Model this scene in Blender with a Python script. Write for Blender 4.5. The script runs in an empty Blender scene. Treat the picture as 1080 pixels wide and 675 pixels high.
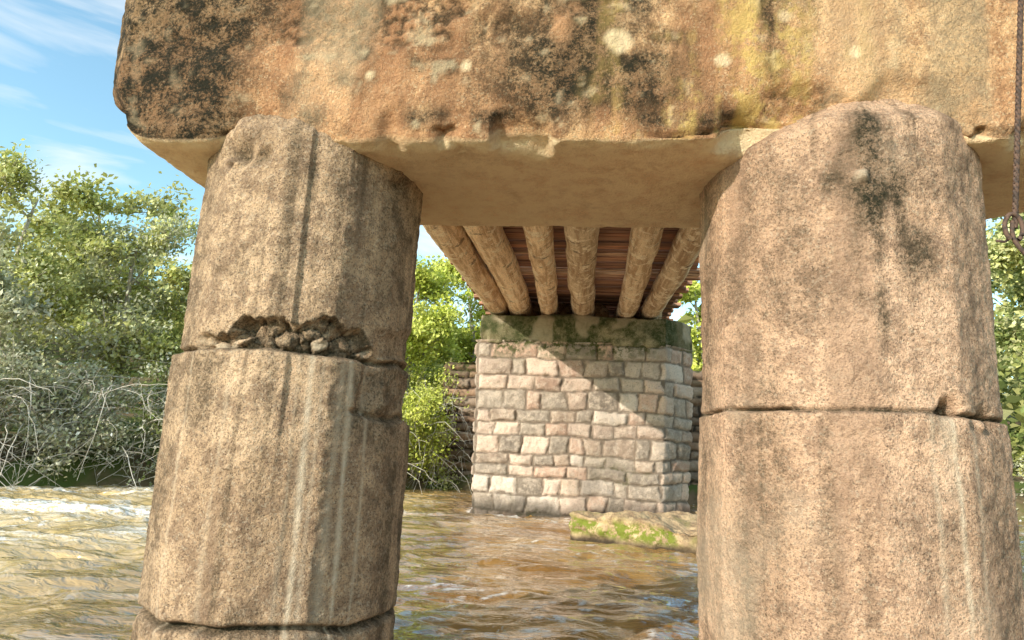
import bpy, math, random
import numpy as np
from mathutils import Vector, Matrix
H=1.15
S=bpy.context.scene
col=S.collection
el=math.radians(23); az=math.radians(-42)
Sd=Vector((math.cos(el)*math.sin(az),-math.cos(el)*math.cos(az),math.sin(el)))
# ---------------------------------------------------------------- helpers
def hash3(I,seed):
    h=(I[:,0]*374761393+I[:,1]*668265263+I[:,2]*1440662683+seed*974634777)&0x7fffffff
    h=((h^(h>>13))*1274126177)&0x7fffffff
    h=(h^(h>>16))&0xffffff
    return h/float(0xffffff)
def vnoise(P,seed=0):
    P=np.asarray(P,dtype=np.float64); I=np.floor(P).astype(np.int64); Fr=P-I
    Fr=Fr*Fr*(3-2*Fr); out=np.zeros(len(P))
    for dx in (0,1):
        wx=Fr[:,0] if dx else 1-Fr[:,0]
        for dy in (0,1):
            wy=Fr[:,1] if dy else 1-Fr[:,1]
            for dz in (0,1):
                wz=Fr[:,2] if dz else 1-Fr[:,2]
                out+=wx*wy*wz*hash3(I+np.array([dx,dy,dz]),seed)
    return out*2-1
def fbm(P,sc=1.0,oc=4,seed=0):
    P=np.asarray(P)*sc; a=1.0; o=np.zeros(len(P)); t=0
    for i in range(oc):
        o+=a*vnoise(P+17.3*i,seed+i); t+=a; a*=.5; P=P*2.03
    return 1.5*o/t
def cells(P,sc,seed=0):
    P=np.asarray(P)*sc; I=np.floor(P).astype(np.int64); f1=np.full(len(P),9.); f2=np.full(len(P),9.); idv=np.zeros(len(P))
    for dx in(-1,0,1):
        for dy in(-1,0,1):
            for dz in(-1,0,1):
                J=I+np.array([dx,dy,dz]); q=np.stack([hash3(J,seed+k) for k in range(3)],1)
                d=np.sqrt(((J+q-P)**2).sum(1)); m=d<f1; f2=np.where(m,f1,np.minimum(f2,d)); idv=np.where(m,q[:,0],idv); f1=np.where(m,d,f1)
    return f1,f2,idv
def sstep(a,b,x):
    t=np.clip((x-a)/(b-a),0,1); return t*t*(3-2*t)
def mesh_np(name,V,Q,mat=None,smooth=True,attrs=None):
    V=np.asarray(V,dtype=np.float32); Q=np.asarray(Q,dtype=np.int32); k=Q.shape[1]
    me=bpy.data.meshes.new(name)
    me.vertices.add(len(V)); me.vertices.foreach_set('co',V.ravel())
    me.loops.add(Q.size); me.loops.foreach_set('vertex_index',Q.ravel())
    me.polygons.add(len(Q)); me.polygons.foreach_set('loop_start',np.arange(0,Q.size,k,dtype=np.int32))
    try: me.polygons.foreach_set('loop_total',np.full(len(Q),k,dtype=np.int32))
    except Exception: pass
    me.polygons.foreach_set('use_smooth',np.full(len(Q),smooth,dtype=bool))
    me.update(calc_edges=True)
    if attrs:
        for n,A in attrs.items(): set_attr(me,n,A)
    ob=bpy.data.objects.new(name,me); col.objects.link(ob)
    if mat: me.materials.append(mat)
    return ob
def set_attr(me,n,A):
    A=np.asarray(A,dtype=np.float32)
    if A.ndim==1: A=np.stack([A,A,A],1)
    if A.shape[1]==3: A=np.concatenate([A,np.ones((len(A),1),dtype=np.float32)],1)
    at=me.color_attributes.new(n,'FLOAT_COLOR','POINT'); at.data.foreach_set('color',A.ravel())
def grid_quads(nu,nv,wrap=False):
    iu=np.arange(nu if wrap else nu-1); jv=np.arange(nv-1)
    I,J=np.meshgrid(iu,jv,indexing='ij'); I=I.ravel(); J=J.ravel(); I2=(I+1)%nu
    return np.stack([I*nv+J,I2*nv+J,I2*nv+J+1,I*nv+J+1],1)
def empty(name,loc=(0,0,0)):
    e=bpy.data.objects.new(name,None); e.location=loc; col.objects.link(e); return e
def parent(ch,pa):
    ch.parent=pa; ch.matrix_parent_inverse=pa.matrix_basis.inverted()
def remeshed(name,V,Fc,voxel):
    me=bpy.data.meshes.new(name+'_t'); me.from_pydata(V,[],Fc); me.update()
    ob=bpy.data.objects.new(name+'_t',me); col.objects.link(ob)
    import bmesh
    bm=bmesh.new(); bm.from_mesh(me); bmesh.ops.recalc_face_normals(bm,faces=bm.faces); bm.to_mesh(me); bm.free()
    m=ob.modifiers.new('r','REMESH'); m.mode='VOXEL'; m.voxel_size=voxel
    dg=bpy.context.evaluated_depsgraph_get(); dg.update()
    me2=bpy.data.meshes.new_from_object(ob.evaluated_get(dg)); me2.name=name
    bpy.data.objects.remove(ob)
    o=bpy.data.objects.new(name,me2); col.objects.link(o)
    n=len(me2.vertices); P=np.empty(n*3,dtype=np.float32); me2.vertices.foreach_get('co',P)
    N=np.empty(n*3,dtype=np.float32); me2.vertices.foreach_get('normal',N)
    return o,P.reshape(-1,3).astype(float),N.reshape(-1,3).astype(float)
def setco(o,P):
    o.data.vertices.foreach_set('co',np.asarray(P,dtype=np.float32).ravel())
    o.data.polygons.foreach_set('use_smooth',np.ones(len(o.data.polygons),dtype=bool)); o.data.update()
def prism(poly,z0,z1):
    n=len(poly); V=[(x,y,z0) for x,y in poly]+[(x,y,z1) for x,y in poly]
    Fc=[tuple(range(n))[::-1],tuple(range(n,2*n))]+[(i,(i+1)%n,n+(i+1)%n,n+i) for i in range(n)]
    return V,Fc
# ---------------------------------------------------------------- node DSL
class NT:
    def __init__(s,name):
        s.m=bpy.data.materials.new(name); s.m.use_nodes=True; s.t=s.m.node_tree; s.n=s.t.nodes; s.l=s.t.links
        s.n.clear(); s.out=s.n.new('ShaderNodeOutputMaterial')
        s.pos=s.n.new('ShaderNodeNewGeometry').outputs['Position']
    def put(s,inp,v):
        if hasattr(v,'is_output'): s.l.new(v,inp)
        elif isinstance(v,(tuple,list)) and len(v)==3 and inp.type=='RGBA': inp.default_value=(*v,1)
        else: inp.default_value=v
    def map(s,sc,loc=(0,0,0)):
        n=s.n.new('ShaderNodeMapping'); s.put(n.inputs['Vector'],s.pos); n.inputs['Scale'].default_value=sc; n.inputs['Location'].default_value=loc; return n.outputs[0]
    def noise(s,sc,det=4,rough=.55,vec=None,dist=0):
        n=s.n.new('ShaderNodeTexNoise'); s.put(n.inputs['Vector'],vec or s.pos); n.inputs['Scale'].default_value=sc
        n.inputs['Detail'].default_value=min(det,4); n.inputs['Roughness'].default_value=rough; n.inputs['Distortion'].default_value=dist; return n.outputs['Fac']
    def voro(s,sc,vec=None):
        n=s.n.new('ShaderNodeTexVoronoi'); s.put(n.inputs['Vector'],vec or s.pos); n.inputs['Scale'].default_value=sc; return n.outputs['Distance'],n.outputs['Color']
    def ramp(s,f,a,b,va=0,vb=1):
        n=s.n.new('ShaderNodeMapRange'); s.put(n.inputs['Value'],f); n.inputs['From Min'].default_value=a; n.inputs['From Max'].default_value=b
        n.inputs['To Min'].default_value=va; n.inputs['To Max'].default_value=vb; n.interpolation_type='SMOOTHSTEP'; return n.outputs[0]
    def math(s,op,a,b=0.0):
        n=s.n.new('ShaderNodeMath'); n.operation=op; s.put(n.inputs[0],a); s.put(n.inputs[1],b); return n.outputs[0]
    def mix(s,f,a,b,mode='MIX'):
        n=s.n.new('ShaderNodeMix'); n.data_type='RGBA'; n.blend_type=mode; s.put(n.inputs[0],f); s.put(n.inputs[6],a); s.put(n.inputs[7],b); return n.outputs[2]
    def attr(s,name):
        n=s.n.new('ShaderNodeAttribute'); n.attribute_name=name; return n.outputs['Color']
    def sep(s,c):
        n=s.n.new('ShaderNodeSeparateColor'); s.put(n.inputs[0],c); return n.outputs
    def bump(s,h,st,di,prev=None):
        n=s.n.new('ShaderNodeBump'); s.put(n.inputs['Height'],h); n.inputs['Strength'].default_value=st; n.inputs['Distance'].default_value=di
        if prev: s.put(n.inputs['Normal'],prev)
        return n.outputs[0]
    def bsdf(s,c,r=.9,nrm=None,spec=.3):
        b=s.n.new('ShaderNodeBsdfPrincipled'); s.put(b.inputs['Base Color'],c); s.put(b.inputs['Roughness'],r); b.inputs['Specular IOR Level'].default_value=spec
        if nrm: s.put(b.inputs['Normal'],nrm)
        return b
    def done(s,sh): s.l.new(sh,s.out.inputs[0]); return s.m

def concrete(name,c1,c2,cd,pit=1.0,moss=(.032,.030,.016),pale=(.76,.60,.42)):
    s=NT(name)
    mid=s.noise(8,4,.75); fine=s.noise(70,4,.85)
    B=s.attr('tint'); big=s.sep(B)
    base=s.mix(big[0],c1,c2)
    base=s.mix(s.ramp(mid,.42,.62,0,.7),base,cd)
    vd,vc=s.voro(105); g=s.sep(vc)
    base=s.mix(s.ramp(g[0],.78,.96,0,.40),base,pale)
    pits=s.math('MULTIPLY',s.ramp(vd,.25,.5,1,0),s.ramp(g[1],.55,.80))
    base=s.mix(s.math('MULTIPLY',pits,.75*pit),base,(.05,.035,.025))
    base=s.mix(s.ramp(fine,.46,.64,0,.80*pit),base,(.105,.068,.044))
    base=s.mix(big[1],base,cd)
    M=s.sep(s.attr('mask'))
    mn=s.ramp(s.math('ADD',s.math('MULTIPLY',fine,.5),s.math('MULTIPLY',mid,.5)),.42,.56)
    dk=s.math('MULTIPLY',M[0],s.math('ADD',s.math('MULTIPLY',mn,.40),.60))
    base=s.mix(dk,base,moss)  # moss, stains and joints, plus shade painted into recesses and column sides
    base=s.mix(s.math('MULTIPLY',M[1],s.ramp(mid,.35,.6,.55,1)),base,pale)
    base=s.mix(s.math('MULTIPLY',M[2],s.ramp(mid,.42,.56,.1,1)),base,(.80,.54,.17))
    h=s.math('ADD',s.noise(26,4,.8),s.math('MULTIPLY',fine,.5))
    return s.done(s.bsdf(base,.92,s.bump(h,1.0,.027),.15).outputs[0])
M_colL=concrete('weathered_concrete_a',(.80,.54,.33),(.60,.395,.235),(.27,.17,.105),.75)
M_colR=concrete('weathered_concrete_b',(.88,.56,.36),(.72,.45,.28),(.38,.235,.15),.68)
M_cap=concrete('weathered_concrete_cap',(.90,.55,.28),(.70,.37,.18),(.38,.18,.085),.5,(.026,.023,.013),(.96,.73,.44))  # last colour also paints the bounce glow on the underside
M_pcap=concrete('mossy_concrete',(.46,.38,.22),(.30,.26,.14),(.13,.11,.05),.5,(.045,.058,.017))
def tint(P):
    st=fbm(P*np.array([7,7,.55]),1,4,301)
    return np.clip(np.stack([sstep(-.35,.35,fbm(P,1.4,5,300)),.55*sstep(.12,.55,st),0*st],1),0,1)

# ---------------------------------------------------------------- concrete bent
bent=empty('concrete_bridge_pier',(0,3.5,0))
ZC=2.60; YF=2.93; YB=4.14; ZT=3.70
def column(name,cx,cy,R,mat,phi0,kind):
    nt=460; z0,z1=-1.0,2.88; nz=470
    th=np.linspace(0,2*np.pi,nt,endpoint=False); zz=np.linspace(z0,z1,nz)
    T,Z=np.meshgrid(th,zz,indexing='ij'); T=T.ravel(); Z=Z.ravel()
    D=(T-phi0+np.pi)%(2*np.pi)-np.pi
    Dg=np.degrees(D)
    C=np.stack([cx+R*np.cos(T),cy+R*np.sin(T),Z],1)
    nf=12; w_=2*np.pi/nf; fa=np.cos(w_/2)/np.cos(((T-phi0+.3)%w_)-w_/2)
    r=R*(1+.65*(fa-1)+.008)
    r+=.010*fbm(C,1.3,3,3)+.006*fbm(C,6,4,9)+.0045*fbm(C,26,3,21)
    dark=np.zeros(len(T)); white=np.zeros(len(T)); yel=np.zeros(len(T))
    st=fbm(np.stack([np.cos(T)*5,np.sin(T)*5,Z*.45],1),1,3,5); st2=fbm(np.stack([np.cos(T)*14,np.sin(T)*14,Z*.5],1),1,3,6)
    f5=fbm(C,5,4,71); f12=fbm(C,12,4,13)
    def line(f,o,s): return fbm(np.stack([np.cos(T)*f,np.sin(T)*f,0*T+o],1),1,4,s)
    if kind=='L':
        c1,c2,ci=cells((C+.035*fbm(C,6,3,90)[:,None])*np.array([1,1,1.5]),10,15)
        zj=1.56+.022*line(2.2,0,2)
        r+=.030*sstep(0.0,-.012,Z-zj)
        r-=.05*np.exp(-((Z-zj)/.012)**2)*(.35+.65*sstep(-.3,.3,fbm(C,4,2,40)))
        edge=zj+.15+.055*line(5,3,8)+.03*f12-.10*sstep(-28,-48,Dg)-.10*sstep(22,36,Dg)
        br=sstep(-58,-50,Dg)*sstep(42,36,Dg)*sstep(0,.008,Z-zj)*sstep(0,.016,edge-Z)
        step_=np.floor(ci*4)/4
        r-=br*(.060-.045*step_+.030*f12+.02*(c1-.4)); cr=br*sstep(.09,.02,c2-c1); r-=.018*cr
        dark=np.maximum(dark,.8*cr); dark=np.maximum(dark,.65*br*(step_<.3)); dark=np.maximum(dark,.4*br*sstep(0,.4,f12))  # hollows between broken chunks darkened: shade put into the colour mask
        white=np.maximum(white,.7*br*(step_>.45)*(1-sstep(.12,.04,c2-c1))*sstep(-.5,.1,f12))
        dark=np.maximum(dark,.8*np.exp(-((Z-edge)/.011)**2)*sstep(-56,-46,Dg)*sstep(40,34,Dg))
        z2=1.28+.02*line(4,9,18)
        pt=sstep(26,31,Dg+5*fbm(C,5,2,50))*sstep(z2-.0,z2+.015,Z)*sstep(0,-.012,Z-zj)
        r-=pt*(.035+.03*fbm(C,8,3,14)); dark=np.maximum(dark,.4*pt)
        up=sstep(34,40,Dg)*sstep(zj+.02,zj+.04,Z)*sstep(zj+.2,zj+.12,Z+.05*fbm(C,6,3,51)); r-=.02*up
        r-=.05*np.exp(-((Z-z2)/.013)**2)*sstep(20,30,Dg)
        dark=np.maximum(dark,.9*np.exp(-((Z-z2)/.02)**2)*sstep(20,30,Dg))
        zb=.33+.03*line(2,5,28)
        r-=.06*np.exp(-((Z-zb)/.015)**2)
        dark=np.maximum(dark,.95*np.exp(-((Z-zb)/.022)**2)); dark=np.maximum(dark,.85*np.exp(-((Z-zj)/.018)**2))
        for a,w,i in((5,2.0,1.0),(10,1.0,.4),(23,1.2,.95),(0,.8,.3),(18,2.2,.5),(32,.8,.6),(-30,1.2,.3),(-52,1.0,.4)):
            ww=w*(1+.5*fbm(np.stack([Z*3,0*Z+a,0*Z],1),1,2,3)); a2=a+1.0*fbm(np.stack([Z*1.5,0*Z+a,0*Z],1),1,2,4)
            white=np.maximum(white,i*np.exp(-((Dg-a2)/ww)**2)*sstep(0,-.03,Z-zj)*sstep(.2,.5,Z+.25*i))
        r-=.014*sstep(-6,-4.5,Dg)*sstep(3,-4,Dg)*sstep(zj-.9,zj,Z)
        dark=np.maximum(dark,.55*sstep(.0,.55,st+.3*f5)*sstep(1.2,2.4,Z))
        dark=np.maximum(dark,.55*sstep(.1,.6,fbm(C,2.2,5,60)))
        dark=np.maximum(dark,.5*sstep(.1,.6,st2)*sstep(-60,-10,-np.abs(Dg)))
        dark=np.maximum(dark,.60*sstep(34,58,Dg)*sstep(-.5,.3,st2+.5*f5)); dark=np.maximum(dark,.45*sstep(-46,-66,Dg))  # both column sides darkened: side shading painted into the mask
        for a,z,w,hh,dp in((-46,2.54,9,.08,.07),(-30,2.50,6,.05,.03),(44,2.5,7,.04,.03)):
            ch=np.exp(-((Dg-a)/w)**2-((Z-z-.03*fbm(C,7,2,3))/hh)**2)*sstep(-.5,.2,fbm(C,10,3,5)); r-=dp*ch*1.3; dark=np.maximum(dark,.9*ch)
    else:
        zj=1.385+.014*line(2.2,0,2)
        r+=.014*sstep(0,-.01,Z-zj)
        r-=.05*np.exp(-((Z-zj)/.008)**2)*(.3+.7*sstep(-.3,.2,fbm(C,5,2,40)))
        dark=np.maximum(dark,.95*np.exp(-((Z-zj)/.012)**2))
        fc=sstep(-44.5,-43.2,Dg+.5*fbm(C,6,2,9))*sstep(-24,-42,Dg)*sstep(1.86,1.76,Z+.05*fbm(C,4,2,9))*sstep(zj-.9,zj-.1,Z); r+=.035*fc
        dark=np.maximum(dark,.8*np.exp(-((Dg+45)/1.2)**2)*sstep(1.85,1.75,Z)*sstep(1.2,1.4,Z))
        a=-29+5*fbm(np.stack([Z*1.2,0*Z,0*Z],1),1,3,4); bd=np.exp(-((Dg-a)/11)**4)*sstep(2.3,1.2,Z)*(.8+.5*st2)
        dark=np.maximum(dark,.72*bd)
        spx=np.hypot((Dg-13-5*fbm(C,3,2,6))/17,(Z-2.30)/.42)
        dark=np.maximum(dark,sstep(1.15,.35,spx+.55*f5+.25*st2))
        spx=np.hypot((Dg-28)/10,(Z-2.05)/.22); dark=np.maximum(dark,.8*sstep(1.1,.3,spx+.55*f5))
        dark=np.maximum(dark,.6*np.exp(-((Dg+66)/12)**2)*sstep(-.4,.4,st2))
        for a,w,i in((38,.9,1.0),(35,3.5,.5),(30,1,.45),(46,1,.45)):
            a2=a+.9*fbm(np.stack([Z*1.5,0*Z+a,0*Z],1),1,2,4)
            white=np.maximum(white,i*np.exp(-((Dg-a2)/w)**2)*sstep(0,-.03,Z-zj)*(sstep(.3,.6,Z) if w<3 else sstep(.9,1.3,Z)))
        for a,z,w,hh,dp in((38,1.40,3.5,.035,.11),(-43,1.78,2.5,.025,.05),(58,1.37,6,.05,.05),(50,1.34,4,.03,.04)):
            ch=np.exp(-((Dg-a)/w)**2-((Z-z)/hh)**2)*sstep(-.8,.1,fbm(C,12,2,5)); r-=dp*ch; dark=np.maximum(dark,.95*ch)
        kn=np.exp(-((Dg-11)/2.3)**4-((Z-2.39)/.028)**4); r+=.04*kn; white=np.maximum(white,.8*kn)
        dark=np.maximum(dark,.42*sstep(.1,.7,fbm(C,2.0,5,61)))
        dark=np.maximum(dark,.6*sstep(.0,.6,st2)*sstep(2.2,2.75,Z))
        dark=np.maximum(dark,.35*sstep(.10,.6,st+.3*f5))
        white=np.maximum(white,.3*sstep(.2,.7,fbm(C,1.5,4,66)))
    tp=sstep(2.66,2.88,Z+.06*fbm(C,3,3,33)); r-=(.10 if kind=='L' else .15)*tp
    dark=np.maximum(dark,.7*sstep(.38,.12,Z)*sstep(-.4,.3,fbm(C,3,3,62)))
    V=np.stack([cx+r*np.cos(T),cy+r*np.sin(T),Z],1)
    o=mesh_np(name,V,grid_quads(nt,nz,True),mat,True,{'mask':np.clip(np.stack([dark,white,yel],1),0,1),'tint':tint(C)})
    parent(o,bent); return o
column('column_a',-1.542,3.475,.59,M_colL,math.radians(-66.1),'L')
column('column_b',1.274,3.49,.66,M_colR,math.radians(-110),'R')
# cap beam
XL,XR=-2.68,2.45
poly=[(XL+.20,YF),(XR-.3,YF),(XR,YF+.3),(XR,YB-.3),(XR-.3,YB),(XL+.3,YB),(XL,YB-.3),(XL,YF+.20)]
V,Fc=prism(poly,ZC,ZT)
cap,P,N=remeshed('cap_beam',V,Fc,.0165)
off=.020*fbm(P,1.1,3,1)+.009*fbm(P,5,4,2)+.0050*fbm(P,24,3,3)
front=sstep(YF+.2,YF,P[:,1])
f1=fbm(P*np.array([1,1,.7]),1.5,5,21); f2=fbm(P*np.array([2.6,2.6,.35]),1.6,4,22); f3=fbm(P,5,4,27); f4=fbm(P,13,4,28)
sp=sstep(.25,.40,fbm(P,1.7,4,19))*front*sstep(3.0,3.2,P[:,2])
sp=np.maximum(sp,front*sstep(1.2,.8,np.hypot((P[:,0]+1.35)/.28,(P[:,2]-3.30)/.09)+.6*f3))
sp=np.maximum(sp,.9*front*sstep(1.2,.8,np.hypot((P[:,0]-1.0)/.2,(P[:,2]-2.80)/.09)+.6*f3))
g1,g2,gi=cells(P,30,8)
off-=.022*sp-.02*sp*(.5-g1)
for cx,w in((-1.30,.20),(1.15,.50)):
    m=np.exp(-((P[:,0]-cx)/w)**2)*front*sstep(ZC+.34,ZC+.16,P[:,2]+.12*fbm(P,3.5,3,13)); off-=(.02 if cx<0 else .05)*m
ck=np.exp(-((P[:,2]-(ZC+.045+.02*fbm(P,3,2,5)))/.008)**2)*front*sstep(.2,.4,P[:,0])*sstep(.95,.7,P[:,0]); off-=.04*ck
P2=P+N*off[:,None]
e=np.hypot(P[:,1]-YF,P[:,2]-ZC); PX=np.stack([P[:,0],0*P[:,0],0*P[:,0]],1)
a=np.exp(-(e/.05)**2)*.018+np.exp(-(e/.13)**2)*.085*sstep(.15,.6,fbm(PX,3.1,4,11)+.35*fbm(P,8,3,12))
for cx,w,k in((-1.72,.16,.10),(-.98,.06,.05),(.72,.12,.05)): a+=k*np.exp(-((P[:,0]-cx)/w)**2)*np.exp(-(e/.15)**2)*(1+.5*fbm(P,9,3,14))
P2[:,1]+=.75*a; P2[:,2]+=.75*a
el_=np.hypot(P[:,0]-XL,P[:,2]-ZC); a=np.exp(-(el_/.24)**2)*.22; P2[:,0]+=a*.8; P2[:,2]+=a*.8
setco(cap,P2)
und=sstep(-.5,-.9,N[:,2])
endm=sstep(-1.45,-1.95,P[:,0]+.3*fbm(P,2,3,8))
dark=.95*sstep(.15,.55,f1+.3*f2+.3*f3+.25*f4)*sstep(2.7,3.0,P[:,2]+.15*f2)*(1-und)
band=np.exp(-((P[:,0]+.0)/.64)**4)*sstep(2.62,2.85,P[:,2]+.15*f2); dark=np.maximum(dark,band*sstep(-.60,.05,f1*.6+.5*f2+.4*f3+.3*f4)*(1-und))
dark=np.maximum(dark,endm*(1-.75*und)*sstep(-1.1,-.35,f1+.4*f3+.3*f4+.1))
low=np.exp(-((P[:,2]-(ZC+.10+.05*f1))/.07)**2)*(1-und)*sstep(-.3,.35,fbm(P,2.5,4,24)+.3*f4); dark=np.maximum(dark,.95*low)
dark=np.maximum(dark,.6*sstep(.0,.5,f2+.3*f3)*sstep(1.1,1.6,P[:,0])*(1-und))
dark=np.maximum(dark,ck); dark=np.maximum(dark,.85*sp*sstep(.40,.60,g1)); dark=np.maximum(dark,.6*sp*(gi<.3))
dark=np.maximum(dark,.30*und*sstep(.2,.6,f1)); dark=np.maximum(dark,.45*und*sstep(YB-.2,YB,P[:,1])*sstep(-.2,.4,f3))
white=.45*sstep(.45,.8,f4+.4*f3)*(1-und)*(1-.6*endm)
for cx,cz,w in((.12,3.12,.055),(-.62,3.0,.03),(.62,3.02,.025),(1.22,3.05,.03),(-1.1,2.95,.025),(.9,3.25,.035)):
    white=np.maximum(white,.85*sstep(1.3,.6,np.hypot(P[:,0]-cx,P[:,2]-cz)/w+.8*f3+.4*f4)*(1-und))
white=np.maximum(white,.25*sstep(-.05,.5,f2)*sstep(.45,1.3,P[:,0])*(1-und)*sstep(.3,-.2,f1))
white=np.maximum(white,.30*sstep(.05,.6,f2)*sstep(-1.7,-1.3,P[:,0])*sstep(-.4,-.8,P[:,0])*(1-und))
yel=.7*sstep(-.10,.6,fbm(P*np.array([6,1,.45]),1.6,5,31)+.35*f4+.25*f3)*sstep(-.2,.45,P[:,0])*(1-und)*sstep(1.5,.75,P[:,0])
white=np.maximum(white,und*.95); dark=np.clip(dark,0,1)*(1-.5*yel)  # underside paled: warm light bounced off the water, painted into the colour
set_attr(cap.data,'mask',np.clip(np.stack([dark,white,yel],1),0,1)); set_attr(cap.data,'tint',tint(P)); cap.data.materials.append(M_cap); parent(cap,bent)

# ---------------------------------------------------------------- stone pier
sp_e=empty('stone_bridge_pier',(0,13.3,0))
def stone_mat(name,tint_,mortar):
    s=NT(name)
    A=s.attr('stone'); J=s.sep(s.attr('mask')); n1=s.noise(7,4,.75)
    base=s.mix(s.ramp(n1,.4,.65,0,.6),A,tint_)
    base=s.mix(s.ramp(s.noise(45,4,.75),.52,.68,0,.55),base,(.12,.09,.065))
    base=s.mix(s.math('MULTIPLY',J[0],s.ramp(n1,.35,.6,.6,1)),base,mortar)
    gm=s.math('MULTIPLY',J[1],s.ramp(n1,.42,.58))
    base=s.mix(gm,base,(.075,.085,.022))
    base=s.mix(s.math('MULTIPLY',J[2],.8),base,(.055,.044,.03))
    return s.done(s.bsdf(base,.93,s.bump(s.noise(20,4,.8),.9,.05),.2).outputs[0])
M_stone=stone_mat('weathered_granite_blocks',(.78,.62,.48),(.21,.16,.115))
def path_pts(poly,step):
    out=[];nn=[];us=[];u=0
    n=len(poly)
    for i in range(n):
        a=np.array(poly[i],float); b=np.array(poly[(i+1)%n],float); L=np.linalg.norm(b-a); k=max(2,int(L/step)); t=(b-a)/L
        for j in range(k):
            out.append(a+(b-a)*j/k); nn.append((t[1],-t[0])); us.append(u+L*j/k)
        u+=L
    return np.array(out),np.array(nn),np.array(us),u
def stonework(poly,z0,z1,ch,wmin,wmax,cols,taper=0,step=.02,seed=1,jw=.018,bulge=.045,mossy=1.0):
    P,Nn,U,L=path_pts(poly,step)
    for _ in range(3): Nn=(np.roll(Nn,1,0)+Nn+np.roll(Nn,-1,0)); Nn/=np.linalg.norm(Nn,axis=1)[:,None]
    nz=int((z1-z0)/step)+1; zz=np.linspace(z0,z1,nz); nu=len(U)
    I,Zg=np.meshgrid(np.arange(nu),zz,indexing='ij'); I=I.ravel(); Zg=Zg.ravel(); u=U[I]
    r=random.Random(seed)
    w=np.stack([u,Zg,0*u],1); zw=Zg+.040*fbm(w,1.3,3,seed)+.016*fbm(w,4,2,seed+30); uw=u+.045*fbm(w,2.5,3,seed+4)
    hs=[];z=z0
    while z<z1: h=ch*r.uniform(.72,1.25); hs.append(z); z+=h
    hs.append(z); hs=np.array(hs)
    row=np.clip(np.searchsorted(hs,zw)-1,0,len(hs)-2)
    dz=np.minimum(zw-hs[row],hs[row+1]-zw)
    du=np.zeros(len(u)); C=np.zeros((len(u),3)); B=np.zeros(len(u))
    for k in range(len(hs)-1):
        m=row==k; js=[0.0]
        while js[-1]<L: js.append(js[-1]+r.uniform(wmin,wmax))
        js=np.array(js); q=np.clip(np.searchsorted(js,uw[m])-1,0,len(js)-2)
        tl=np.array([r.uniform(-.22,.22) for _ in js])[q]*(zw[m]-hs[k]-ch/2)
        du[m]=np.minimum(uw[m]-js[q]+tl,js[q+1]-uw[m]-tl)
        cc=np.array([np.array(cols[r.randrange(len(cols))])*r.uniform(.65,1.2) for _ in js]); C[m]=cc[q]
        bb=np.array([r.uniform(-.02,.025) for _ in js]); B[m]=bb[q]
    d=np.minimum(dz,du)+.014*fbm(w,10,3,seed+9)
    k=sstep(jw*.3,jw*1.2+.012,d)
    W3=np.stack([P[I,0],P[I,1],Zg],1)
    off=k*(bulge*.6+B+bulge*.3*sstep(0,.12,d))+(.018*fbm(W3,5,4,seed+2)+.009*fbm(W3,18,3,seed+3))*k
    joint=1-sstep(jw*.5,jw*1.1,d)
    t=1+taper*(Zg-z0)/(z1-z0)
    cx=P[:,0].mean()
    V=np.stack([cx+(P[I,0]-cx)*t+Nn[I,0]*off,P[I,1]+Nn[I,1]*off,Zg],1)
    wet=sstep(.45,.08,Zg+.15*fbm(V,3,3,5))
    moss=sstep(.15,.65,fbm(V,1.1,4,6))*sstep(1.6,.2,Zg)+.95*sstep(z1-.5,z1-.1,Zg)*sstep(-.4,.2,fbm(V,2,3,4))
    dk=np.maximum(wet,.5*sstep(.15,.6,fbm(V*np.array([1.5,1.5,.4]),1.3,4,7))*sstep(3,.5,Zg)); dk=np.maximum(dk,.3*sstep(.2,.6,fbm(V,4,4,8)))
    return V,grid_quads(nu,nz,True),C,np.clip(np.stack([joint*.95,moss*mossy,dk],1),0,1)
pp=[(-1.93,12.45),(1.42,12.40),(1.95,13.0),(1.95,14.4),(-1.93,14.4)]
cols=[(.68,.49,.37),(.62,.45,.33),(.76,.56,.43),(.50,.40,.31),(.66,.43,.31),(.44,.35,.27),(.76,.62,.50)]
V,Q,C,Mk=stonework(pp,-.7,3.22,.285,.24,.66,cols,.055,.02,3,.024)
o=mesh_np('masonry_courses',V,Q,M_stone,True,{'stone':C,'mask':Mk}); parent(o,sp_e)
V,Fc=prism([(-2.0,12.42),(1.5,12.36),(2.07,13.0),(2.07,14.45),(-2.0,14.45)],3.17,3.72)
o,P,N=remeshed('concrete_bearing_block',V,Fc,.03)
off=.05*fbm(P,1.6,4,3)+.018*fbm(P,9,3,4); off-=.06*np.exp(-((P[:,2]-3.17)/.08)**2)*sstep(-.1,.4,fbm(P,3,3,8))
setco(o,P+N*off[:,None]); set_attr(o.data,'mask',np.clip(np.stack([sstep(-.7,.1,fbm(P,1.8,4,6)+.3*fbm(P,8,3,7)),.5*sstep(.2,.5,fbm(P,2.5,3,9)),0*off],1),0,1)); set_attr(o.data,'tint',tint(P))
o.data.materials.append(M_pcap); parent(o,sp_e)

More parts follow.
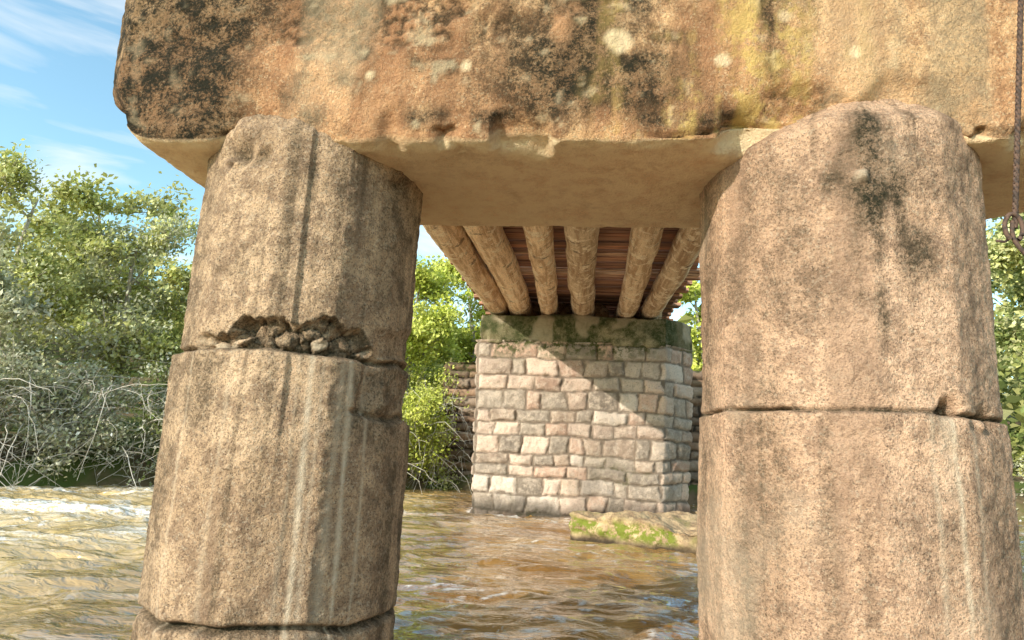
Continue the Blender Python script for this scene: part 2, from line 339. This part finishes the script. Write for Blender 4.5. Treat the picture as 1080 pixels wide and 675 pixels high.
# ---------------------------------------------------------------- timber deck
dk_e=empty('timber_bridge_deck',(0,10,4))
def log_mat():
    s=NT('debarked_log'); gr=s.noise(1,4,.65,s.map((14,1.1,14))); A=s.attr('tone')
    b=s.mix(s.ramp(gr,.38,.62),(.84,.62,.39),(.50,.31,.17)); b=s.mix(1.0,b,A,'MULTIPLY')
    n5=s.noise(5,4,.75)
    b=s.mix(s.ramp(n5,.52,.60,0,.85),b,(.90,.74,.52)); b=s.mix(s.ramp(s.noise(2.4,4,.75),.56,.66,0,.85),b,(.16,.10,.06))
    b=s.mix(s.ramp(s.noise(60,3),.56,.68,0,.7),b,(.12,.075,.045))
    return s.done(s.bsdf(b,.85,s.bump(s.math('ADD',gr,n5),1.0,.05),.25).outputs[0])
M_log=log_mat()
def plank_mat():
    s=NT('weathered_planks'); gr=s.noise(1,4,.65,s.map((1.5,30,30))); A=s.attr('tone')
    b=s.mix(s.ramp(gr,.4,.65),A,(.18,.095,.055))
    return s.done(s.bsdf(b,.9,s.bump(gr,.6,.01),.2).outputs[0])
M_plank=plank_mat()
def tube(path,rad,ns=10):
    path=np.asarray(path,float); n=len(path); rad=np.broadcast_to(rad,(n,)).astype(float)
    T=np.gradient(path,axis=0); T/=np.linalg.norm(T,axis=1)[:,None]+1e-9
    up=np.where(np.abs(T[:,2:3])>.9,np.array([[1.,0,0]]),np.array([[0,0,1.]]))
    A=np.cross(T,up); A/=np.linalg.norm(A,axis=1)[:,None]+1e-9; B=np.cross(T,A)
    a=np.linspace(0,2*np.pi,ns,endpoint=False)
    V=path[:,None,:]+rad[:,None,None]*(np.cos(a)[None,:,None]*A[:,None,:]+np.sin(a)[None,:,None]*B[:,None,:])
    I,J=np.meshgrid(np.arange(n-1),np.arange(ns),indexing='ij'); I=I.ravel();J=J.ravel();J2=(J+1)%ns
    Q=np.stack([I*ns+J,I*ns+J2,(I+1)*ns+J2,(I+1)*ns+J],1)
    return V.reshape(-1,3),Q
def merge(parts):
    Vs=[];Qs=[];o=0
    for V,Q in parts: Vs.append(V);Qs.append(Q+o);o+=len(V)
    return np.concatenate(Vs),np.concatenate(Qs)
R_=random.Random(5)
spans=[(3.05,13.5,[-1.76,-1.32,-.66,-.03,.74,1.28]),(13.1,20.5,[-1.55,-1.05,-.45,.2,.8,1.35])]
li=0
for y0,y1,xs in spans:
    for x in xs:
        n=90; ys=np.linspace(y0,y1,n); r0=R_.uniform(.185,.225); r1=r0*R_.uniform(.85,1.06)
        z=3.72+max(r0,r1)
        path=np.stack([x+.05*np.sin(ys*.5+x*3),ys,z+.02*np.sin(ys*.8+x)],1)
        V,Q=tube(path,np.linspace(r0,r1,n),28)
        ctr=np.repeat(path,28,0); d=V-ctr; nn=d/np.linalg.norm(d,axis=1)[:,None]
        V=V+nn*(.022*fbm(V*np.array([1,.35,1]),4,4,li)+.008*fbm(V,14,3,li+3))[:,None]
        k=len(V); V=np.concatenate([V,path[:1],path[-1:]])
        caps=[(k,(j+1)%28,j) for j in range(28)]+[(k+1,(n-1)*28+j,(n-1)*28+(j+1)%28) for j in range(28)]
        me=bpy.data.meshes.new('log'); me.from_pydata(V.tolist(),[],Q.tolist()+caps); me.update()
        me.polygons.foreach_set('use_smooth',np.ones(len(me.polygons),dtype=bool))
        tone=np.array([1,1,1.])*R_.uniform(.75,1.15); set_attr(me,'tone',np.tile(tone,(len(V),1)))
        me.materials.append(M_log); o=bpy.data.objects.new('log_stringer_%d'%(li+1),me); col.objects.link(o); parent(o,dk_e); li+=1
Vs=[];Qs=[];Cs=[];o_=0;y=2.95
box=np.array([[-1,-1,-1],[1,-1,-1],[1,1,-1],[-1,1,-1],[-1,-1,1],[1,-1,1],[1,1,1],[-1,1,1]],float)
bq=np.array([[0,3,2,1],[4,5,6,7],[0,1,5,4],[1,2,6,5],[2,3,7,6],[3,0,4,7]])
pc=[(.66,.36,.22),(.50,.27,.17),(.76,.50,.33),(.36,.20,.13),(.80,.60,.44),(.58,.28,.16)]
while y<20.5:
    w=R_.uniform(.09,.2); g=R_.uniform(.01,.055)
    x0=-2.12+R_.uniform(-.15,.05); x1=1.76+R_.uniform(-.05,.2); zc=4.19+R_.uniform(-.012,.012)
    B=box.copy()*np.array([(x1-x0)/2,w/2,.03])+np.array([(x0+x1)/2,y+w/2,zc]); B[:,1]+=(B[:,0])*R_.uniform(-.008,.008)
    Vs.append(B);Qs.append(bq+o_);Cs.append(np.tile(np.array(pc[R_.randrange(6)])*R_.uniform(.6,1.2),(8,1)));o_+=8; y+=w+g
o=mesh_np('deck_planks',np.concatenate(Vs),np.concatenate(Qs),M_plank,False,{'tone':np.concatenate(Cs)}); parent(o,dk_e)

# ---------------------------------------------------------------- abutment
M_stone2=stone_mat('brown_rubble',(.34,.22,.14),(.05,.04,.03))
ab=[(-4.1,18.9),(4.6,18.9),(5.0,20.5),(5.0,22.2),(-4.4,22.2),(-4.4,20.4)]
V,Q,C,Mk=stonework(ab,-.6,3.6,.26,.4,1.3,[(.36,.22,.13),(.44,.27,.17),(.24,.16,.11),(.38,.28,.20)],-.04,.04,9,.03,.12)
mesh_np('rubble_stone_abutment',V,Q,M_stone2,True,{'stone':C,'mask':Mk})

# ---------------------------------------------------------------- terrain
def bankY(X):
    return np.where(X>-4,18.0+.05*(X+4),np.where(X>-14,18+.82*(X+4),9.8+.25*(X+14)))+.35*np.sin(X*1.3)+.2*np.sin(X*3.1+1)
def ground_z(X,Y):
    d=Y-bankY(X)
    z=-1.3+1.7*sstep(-1.2,.7,d)+np.clip(d,0,60)*.16
    nb=-1.0-Y
    z2=-1.3+1.9*sstep(-1.5,1.2,nb)+np.clip(nb,0,60)*.05
    P=np.stack([X,Y,0*X],1)
    return np.maximum(z,z2)+.08*fbm(P,.8,4,3)+.5*fbm(P,.08,2,5)*sstep(3,20,np.abs(d))*(d>0)
def uneven(a,b,st,far,k=26):
    m=np.linspace(a,b,int((b-a)/st)+1); e=np.geomspace(.6,far,k); return np.concatenate([(a-e)[::-1],m,b+e])
xs=uneven(-22,18,.25,600); ys=uneven(-6,34,.25,600)
X,Y=np.meshgrid(xs,ys,indexing='ij'); X=X.ravel();Y=Y.ravel(); Z=ground_z(X,Y)
s=NT('bank_soil'); b=s.mix(s.ramp(s.noise(1.5,4,.7),.4,.6),(.13,.10,.05),(.22,.15,.09)); b=s.mix(s.ramp(s.noise(.6,4),.45,.6),b,(.10,.13,.035))
M_gr=s.done(s.bsdf(b,.95,None,.1).outputs[0])
mesh_np('ground',np.stack([X,Y,Z],1),grid_quads(len(xs),len(ys)),M_gr)
# ---------------------------------------------------------------- river
xs=uneven(-15,9,.045,600,22); ys=uneven(1.6,19.3,.045,600,22)
X,Y=np.meshgrid(xs,ys,indexing='ij'); X=X.ravel();Y=Y.ravel()
P=np.stack([X*.62,Y*1.35,0*X],1)
rap=sstep(-1.5,-5,X)*sstep(19,10,Y)*.75+.25
rap=rap*sstep(40,18,np.hypot(X,Y))
wp=P+.30*fbm(P,.8,2,70)[:,None]
w1=fbm(P,.9,3,5); w2=1-np.abs(fbm(wp,1.7,2,8))*2; w3=1-np.abs(fbm(wp,4.5,2,12))*2; w4=fbm(P,9,2,15)
Z=.040*w1*(.4+rap)+.034*w2*(.5+rap)+.015*w3*(.8+rap)+.006*w4
foam_glint=sstep(.35,.95,w2*.6+.6*fbm(P,1.1,3,17))*rap*.8
foam_glint=np.maximum(foam_glint,sstep(.78,.98,w3)*sstep(-.1,.45,fbm(P,.7,3,33))*(.8+.2*rap))  # specks on wave crests: sun sparkle painted white along with the foam
dp=np.hypot(np.maximum(np.abs(X)-1.9,0),np.maximum(np.abs(Y-13.3)-1.0,0)); foam_glint=np.maximum(foam_glint,.8*sstep(.35,.05,dp)*sstep(-.3,.3,fbm(P,5,2,2)))
st_=np.exp(-((Y-(8.6-.10*(X+7)))/.6)**2)*sstep(-4.6,-6.0,X)*sstep(-.7,.2,fbm(P,2.5,4,44)); Z+=.12*st_; foam_glint=np.maximum(foam_glint,st_)
st_=np.exp(-((Y-(12.6+.5*(X+7)))/.9)**2)*sstep(-4.5,-6.5,X)*sstep(-.6,.3,fbm(P,2.5,4,48)); Z+=.07*st_; foam_glint=np.maximum(foam_glint,st_)
glare=sstep(-1.5,-5.5,X)  # paler water on the left: sun glare put into the base colour
s=NT('muddy_river_water'); AA=s.sep(s.attr('foam_glint')); A=AA[0]
fm=s.math('MULTIPLY',A,s.ramp(s.noise(17,4,.85,s.map((.55,1.5,1))),.42,.52))
b=s.mix(s.ramp(s.noise(.8,3),.38,.62),(.27,.135,.04),(.40,.23,.075)); b=s.mix(AA[1],b,(.66,.45,.18)); b=s.mix(fm,b,(.95,.93,.88))
h=s.noise(6,3,.6,s.map((.7,1.5,1)),.6)
bs=s.bsdf(b,s.ramp(fm,0,.6,.02,.6),s.bump(h,.8,.07),1.0); bs.inputs['IOR'].default_value=1.5
bs.inputs['Coat Weight'].default_value=.8; bs.inputs['Coat Roughness'].default_value=.02; bs.inputs['Coat IOR'].default_value=1.5
M_w=s.done(bs.outputs[0])
mesh_np('river',np.stack([X,Y,Z],1),grid_quads(len(xs),len(ys)),M_w,True,{'foam_glint':np.stack([foam_glint,glare,0*foam_glint],1)})

# ---------------------------------------------------------------- rocks
def rock_mat():
    s=NT('mossy_rock'); M=s.sep(s.attr('mask'))
    b=s.mix(s.ramp(s.noise(4,4,.7),.38,.62),(.70,.50,.28),(.38,.25,.14)); b=s.mix(s.ramp(s.noise(30,4,.7),.55,.7,0,.6),b,(.09,.06,.04))
    b=s.mix(s.math('MULTIPLY',M[0],s.ramp(s.noise(11,4,.7),.40,.52)),b,(.20,.23,.03)); b=s.mix(M[1],b,(.05,.035,.02))
    return s.done(s.bsdf(b,.85,s.bump(s.noise(14,4,.7),.9,.06),.3).outputs[0])
M_rock=rock_mat()
def rock(name,poly,z0,z1,seed,vox=.03):
    V,Fc=prism(poly,z0,z1); o,P,N=remeshed(name,V,Fc,vox)
    off=.12*fbm(P*np.array([1,1,2.2]),1.4,4,seed)+.05*fbm(P,6,4,seed+1)-.08*np.exp(-((P[:,2]-z1)/.08)**2)*sstep(.8,.0,N[:,2])
    setco(o,P+N*off[:,None]); z=P[:,2]
    moss=sstep(.02,.12,z)*np.maximum(sstep(.8,.3,N[:,2])*sstep(-.4,.2,fbm(P,3,3,seed+7)),.4*sstep(.1,.6,fbm(P,2,3,seed+4)))
    set_attr(o.data,'mask',np.stack([moss,sstep(.13,.02,z+.05*fbm(P,5,2,3)),0*z],1)); o.data.materials.append(M_rock); return o
rock('river_rock',[(-.1,9.75),(.9,9.0),(1.9,8.6),(3.6,8.4),(4.8,9.2),(4.7,10.6),(3.0,11.3),(1.3,11.1),(.1,10.5)],-.4,.28,5)
rock('river_rock',[(1.9,11.8),(2.6,11.5),(3.6,11.9),(3.3,12.9),(2.3,12.8)],-.4,.30,9)
rock('river_rock',[(-12.5,11.3),(-11.4,11.1),(-10.9,11.8),(-11.6,12.6),(-12.6,12.4)],-.4,.3,15,.05)

# ---------------------------------------------------------------- vegetation
def leaf_mat():
    s=NT('leaves'); c_=s.attr('tone'); d=s.n.new('ShaderNodeBsdfDiffuse'); s.put(d.inputs['Color'],c_)
    t=s.n.new('ShaderNodeBsdfTranslucent'); s.put(t.inputs[0],s.mix(.4,c_,(.50,.52,.10)))
    m=s.n.new('ShaderNodeMixShader'); m.inputs[0].default_value=.30; s.l.new(d.outputs[0],m.inputs[1]); s.l.new(t.outputs[0],m.inputs[2])
    return s.done(m.outputs[0])
M_leaf=leaf_mat()
def bark(name,a,b):
    s=NT(name); c_=s.mix(s.ramp(s.noise(6,3,.7),.35,.65),a,b); return s.done(s.bsdf(c_,.9,None,.2).outputs[0])
M_bark=bark('bark',(.30,.24,.18),(.52,.46,.38)); M_twig=bark('bare_twigs',(.46,.40,.32),(.72,.66,.56))
def leaves_mesh(name,C,size,colr,r):
    n=len(C)
    N=r.normal(size=(n,3))*.75+np.array(Sd)*.9+np.array([0,0,.25]); N/=np.linalg.norm(N,axis=1)[:,None]
    A=r.normal(size=(n,3)); A-=N*(A*N).sum(1)[:,None]; A/=np.linalg.norm(A,axis=1)[:,None]; B=np.cross(N,A)
    L=(size*r.uniform(.6,1.35,n))[:,None]; W=L*.30
    fold=N*L*.08
    V=np.stack([C-A*L*.5,C+B*W+fold,C+A*L*.5,C-B*W+fold],1).reshape(-1,3)
    Q=np.arange(4*n).reshape(n,4)
    return mesh_np(name,V,Q,M_leaf,False,{'tone':np.repeat(colr,4,0)})
def rnd_dir(r,up):
    v=r.normal(size=3); v/=np.linalg.norm(v); v[2]=v[2]*.6+up; return v/np.linalg.norm(v)
def tree(name,base,h,spread,nleaf,size,cols,seed,trunk=.12,low=.15,dens=.22,multi=1,droop=0.0):
    r=np.random.default_rng(seed); parts=[]; cl=[]
    base=np.array([base[0],base[1],float(ground_z(np.array([base[0]]),np.array([base[1]]))[0])-.1])
    e=empty(name,base)
    for k in range(multi):
        lean=r.normal(size=2)*(.10 if multi==1 else .38)
        n=12; t=np.linspace(0,1,n); hh=h*.86*(1 if k==0 else r.uniform(.6,.95))
        tr=base+np.stack([lean[0]*hh*t**1.3+.12*np.sin(t*5+k),lean[1]*hh*t**1.3+.12*np.cos(t*4+k)-.12,hh*t],1)
        parts.append(tube(tr,trunk*(1-.8*t)/(1+.4*k),8))
        nb=13 if multi==1 else 7
        for i in range(nb):
            f=min(low+(1-low)*(i+r.uniform())/nb,.98); idx=f*(n-1); a=int(idx); p0=tr[a]*(1-(idx-a))+tr[min(a+1,n-1)]*(idx-a)
            d=rnd_dir(r,.35-droop); L=spread*(1.0-.55*f)*r.uniform(.7,1.15)*(1 if multi==1 else .8)
            m=7; tt=np.linspace(0,1,m)[:,None]; br=p0+d*L*tt+np.array([0,0,1])*(.15-droop)*L*tt**2+.06*L*np.sin(tt*4+r.uniform(0,6,3))*tt
            parts.append(tube(br,trunk*.38*(1-f*.5)*(1-.75*tt[:,0]),5))
            for j in range(6):
                g=r.uniform(.3,1); q=br[int(g*(m-1))]; d2=d*.6+rnd_dir(r,.15-droop*1.2)*.9; d2/=np.linalg.norm(d2); L2=L*.42*r.uniform(.6,1.2)
                tt2=np.linspace(0,1,5)[:,None]; b2=q+d2*L2*tt2+np.array([0,0,-1])*droop*L2*tt2**2
                parts.append(tube(b2,trunk*.13*(1-.7*tt2[:,0]),4))
                for u in (.35,.6,.8,1.0):
                    cl.append(b2[min(4,int(u*4))]+r.normal(size=3)*.12*L2)
    V,Q=merge(parts); o=mesh_np('trunk_and_limbs',V,Q,M_bark); parent(o,e)
    cl=np.array(cl); nc=len(cl); w=r.uniform(.2,1.8,nc); w/=w.sum(); idx=r.choice(nc,size=nleaf,p=w)
    rad=r.uniform(.5,1.4,nc)[idx]*dens
    C=cl[idx]+r.normal(size=(nleaf,3))*rad[:,None]*np.array([1,1,.75])
    cb=np.array(cols)[r.integers(0,len(cols),nc)][idx]*r.uniform(.6,1.3,nc)[idx][:,None]*r.uniform(.7,1.3,(nleaf,1))
    o=leaves_mesh('foliage',C,np.full(nleaf,size),np.clip(cb,0,.85),r); parent(o,e); return e
G1=[(.62,.60,.23),(.68,.66,.32),(.42,.44,.14)]
G2=[(.60,.58,.40),(.70,.67,.52),(.44,.45,.27)]
G3=[(.15,.19,.06),(.22,.26,.09)]
G4=[(.66,.69,.14),(.72,.74,.20),(.52,.57,.10)]
tree('riverside_tree',(-14.0,14.2),6.9,3.0,13000,.13,G1,11,.14)
tree('riverside_tree',(-11.6,15.3),6.4,2.6,14000,.12,G1+G2,12,.13)
tree('riverside_tree',(-12.5,12.6),4.4,2.4,12000,.11,G2,13,.10,.05)
tree('riverside_tree',(-9.4,16.4),5.2,2.6,15000,.13,G1,14,.12)
tree('riverside_tree',(-14.6,19.5),7.4,3.4,12000,.18,G1,15,.16)
tree('riverside_tree',(-10.5,21),6.8,3.2,12000,.18,G4,16,.16)
tree('riverside_tree',(-5.8,20.5),6.4,2.7,16000,.14,G4,17,.12)
tree('riverside_tree',(-3.9,24),8.0,3.0,14000,.16,G4,18,.14)
tree('riverside_tree',(4.5,25),7.4,3.0,10000,.18,G4,19,.14)
tree('riverside_tree',(8.4,20.5),7.0,2.9,7000,.16,G1,20,.14)
tree('riverside_tree',(13.2,20.2),9.6,3.2,24000,.17,G1+G3,21,.16,.05,.3)
tree('riverside_tree',(16.5,24),11,4.2,20000,.22,G1+G3,23,.16,.05,.4)
for i,(x,y,h,sp_,n,c_) in enumerate([(-10.6,13.2,2.6,1.7,8000,G2),(-12.2,11.9,2.4,1.8,6000,G2),(-8.9,14.6,2.6,1.7,8000,G2+G3),(-14.3,11.2,2.8,1.9,5000,G2),(-6.6,16.6,2.5,1.6,8000,G4),(-4.9,17.9,2.7,1.5,10000,G4),(-4.2,18.9,3.6,1.3,8000,G4+G1),(12.6,18.6,2.8,2.0,8000,G2),(15.5,19,2.6,2.0,4000,G1),(6.8,18.8,2.6,1.6,3000,G1)]):
    tree('riverside_shrub',(x,y),h,sp_,n,.09,c_,40+i,.05,.05,.18,5,.25)
r=np.random.default_rng(3); parts=[]
for i in range(460):
    x=r.uniform(-14.5,-3.4); y=float(bankY(np.array([x]))[0])+r.uniform(-.5,.6); z=r.uniform(.2,2.3)
    d=np.array([r.normal()*.8,-r.uniform(.2,1.2),r.uniform(-.1,.9)]); L=r.uniform(.8,2.3); t=np.linspace(0,1,9)[:,None]
    p=np.array([x,y,z])+d*L*t*.8+np.array([0,0,-1])*L*t**2*r.uniform(.4,.9)+.05*r.normal(size=(9,3))*t; rr=r.uniform(.006,.014)
    parts.append(tube(p,rr*(1-.75*t[:,0]),4))
    for k in range(3):
        a=p[r.integers(2,8)]; d2=r.normal(size=3)*.5; d2[2]-=.3; tt=np.linspace(0,1,4)[:,None]; parts.append(tube(a+d2*tt*r.uniform(.4,1),rr*.4*(1-.6*tt[:,0]),4))
V,Q=merge(parts); mesh_np('bare_branches',V,Q,M_twig)
r=np.random.default_rng(9); n=45000
x=r.uniform(-60,50,n); y=r.uniform(24,60,n); hz=ground_z(x,y); P=np.stack([x,y,0*x],1)
topn=2.0+2.2*(fbm(P,.22,3,4)+.5)+1.0*fbm(P,.9,2,6)+3*sstep(12,22,x); z=hz+topn*np.sqrt(r.uniform(.05,1,n))
C=np.stack([x,y,z],1); cc=np.array(G1+G3)[r.integers(0,5,n)]*r.uniform(.6,1.3,(n,1))*(.75+.4*vnoise(C*.8,3)[:,None])
leaves_mesh('distant_trees',C,np.full(n,.6),cc,r)

# ---------------------------------------------------------------- hanging cable
s=NT('rusty_steel'); b=s.mix(s.ramp(s.noise(60,4),.4,.6),(.13,.075,.05),(.06,.04,.03)); M_rust=s.done(s.bsdf(b,.8,None,.4).outputs[0])
ce=empty('hanging_steel_cable',(1.7,2.6,3))
t=np.linspace(0,1,200); zc_=3.6-1.50*t; xc=1.83-.17*t; yc=np.full(200,2.66)
parts=[]
for k in range(3):
    a=t*120+k*2.094; parts.append(tube(np.stack([xc+.0055*np.cos(a),yc+.0055*np.sin(a),zc_],1),.006,8))
V,Q=merge(parts); o=mesh_np('twisted_strands',V,Q,M_rust); parent(o,ce)
t=np.linspace(0,1,50)
lp=np.stack([1.655-.03*np.sin(t*5)+.08*t,2.66-.03*t,2.13-.27*t],1); p1=tube(lp,.0085,8)
a=np.linspace(-1.2,4.2,50); lp=np.stack([1.65+.032*np.cos(a),2.65+0*a,2.10+.055*np.sin(a)],1); p2=tube(lp,.009,8)
lp=np.stack([1.655-.07*t,2.66+.01*np.sin(t*6),2.08-.03*t-.02*np.sin(t*3)],1); p3=tube(lp,.005,6)
V,Q=merge([p1,p2,p3]); o=mesh_np('hook_end',V,Q,M_rust); parent(o,ce)

# ---------------------------------------------------------------- light
L=bpy.data.lights.new('sun','SUN'); L.energy=5; L.angle=math.radians(.5); L.color=(1,.94,.85)
lo=bpy.data.objects.new('sun',L); lo.rotation_euler=Sd.to_track_quat('Z','Y').to_euler(); lo.location=(-10,-10,20); col.objects.link(lo)
W=bpy.data.worlds.new('World'); S.world=W; W.use_nodes=True; nt=W.node_tree; bg=nt.nodes['Background']
sky=nt.nodes.new('ShaderNodeTexSky'); sky.sky_type='NISHITA'; sky.sun_disc=False; sky.sun_elevation=el; sky.sun_rotation=math.pi-az
sky.air_density=1.0; sky.dust_density=.6
tc=nt.nodes.new('ShaderNodeTexCoord'); mp=nt.nodes.new('ShaderNodeMapping'); mp.inputs['Scale'].default_value=(2,2,6); nt.links.new(tc.outputs['Generated'],mp.inputs[0])
nz=nt.nodes.new('ShaderNodeTexNoise'); nz.inputs['Scale'].default_value=2.2; nz.inputs['Detail'].default_value=6; nz.inputs['Distortion'].default_value=.5; nt.links.new(mp.outputs[0],nz.inputs[0])
mr=nt.nodes.new('ShaderNodeMapRange'); mr.inputs[1].default_value=.48; mr.inputs[2].default_value=.68; mr.inputs[4].default_value=.85; nt.links.new(nz.outputs[0],mr.inputs[0])
gn=nt.nodes.new('ShaderNodeMix'); gn.data_type='RGBA'; gn.blend_type='MULTIPLY'; gn.inputs[0].default_value=1; nt.links.new(sky.outputs[0],gn.inputs[6]); gn.inputs[7].default_value=(2.0,2.4,2.15,1)
mx=nt.nodes.new('ShaderNodeMix'); mx.data_type='RGBA'; nt.links.new(mr.outputs[0],mx.inputs[0]); nt.links.new(gn.outputs[2],mx.inputs[6]); mx.inputs[7].default_value=(8,8,7.8,1)
nt.links.new(mx.outputs[2],bg.inputs[0]); bg.inputs[1].default_value=.15
S.view_settings.view_transform='Standard'; S.view_settings.look='None'; S.view_settings.exposure=0
# ---------------------------------------------------------------- camera
f=700.0;p=math.atan(138/700);psi=math.radians(6.4);rho=0.05
F=Vector((-math.sin(psi)*math.cos(p),math.cos(psi)*math.cos(p),math.sin(p)))
R0=Vector((math.cos(psi),math.sin(psi),0)); U0=R0.cross(F)
Rr=R0*math.cos(rho)+U0*math.sin(rho); Uu=-R0*math.sin(rho)+U0*math.cos(rho)
cd=bpy.data.cameras.new('cam'); cd.sensor_width=36; cd.lens=36*f/1080; cd.clip_start=.05; cd.clip_end=3000
co=bpy.data.objects.new('cam',cd); M=Matrix((Rr,Uu,-F)).transposed().to_4x4(); M.translation=Vector((0,0,H)); co.matrix_world=M; col.objects.link(co); S.camera=co
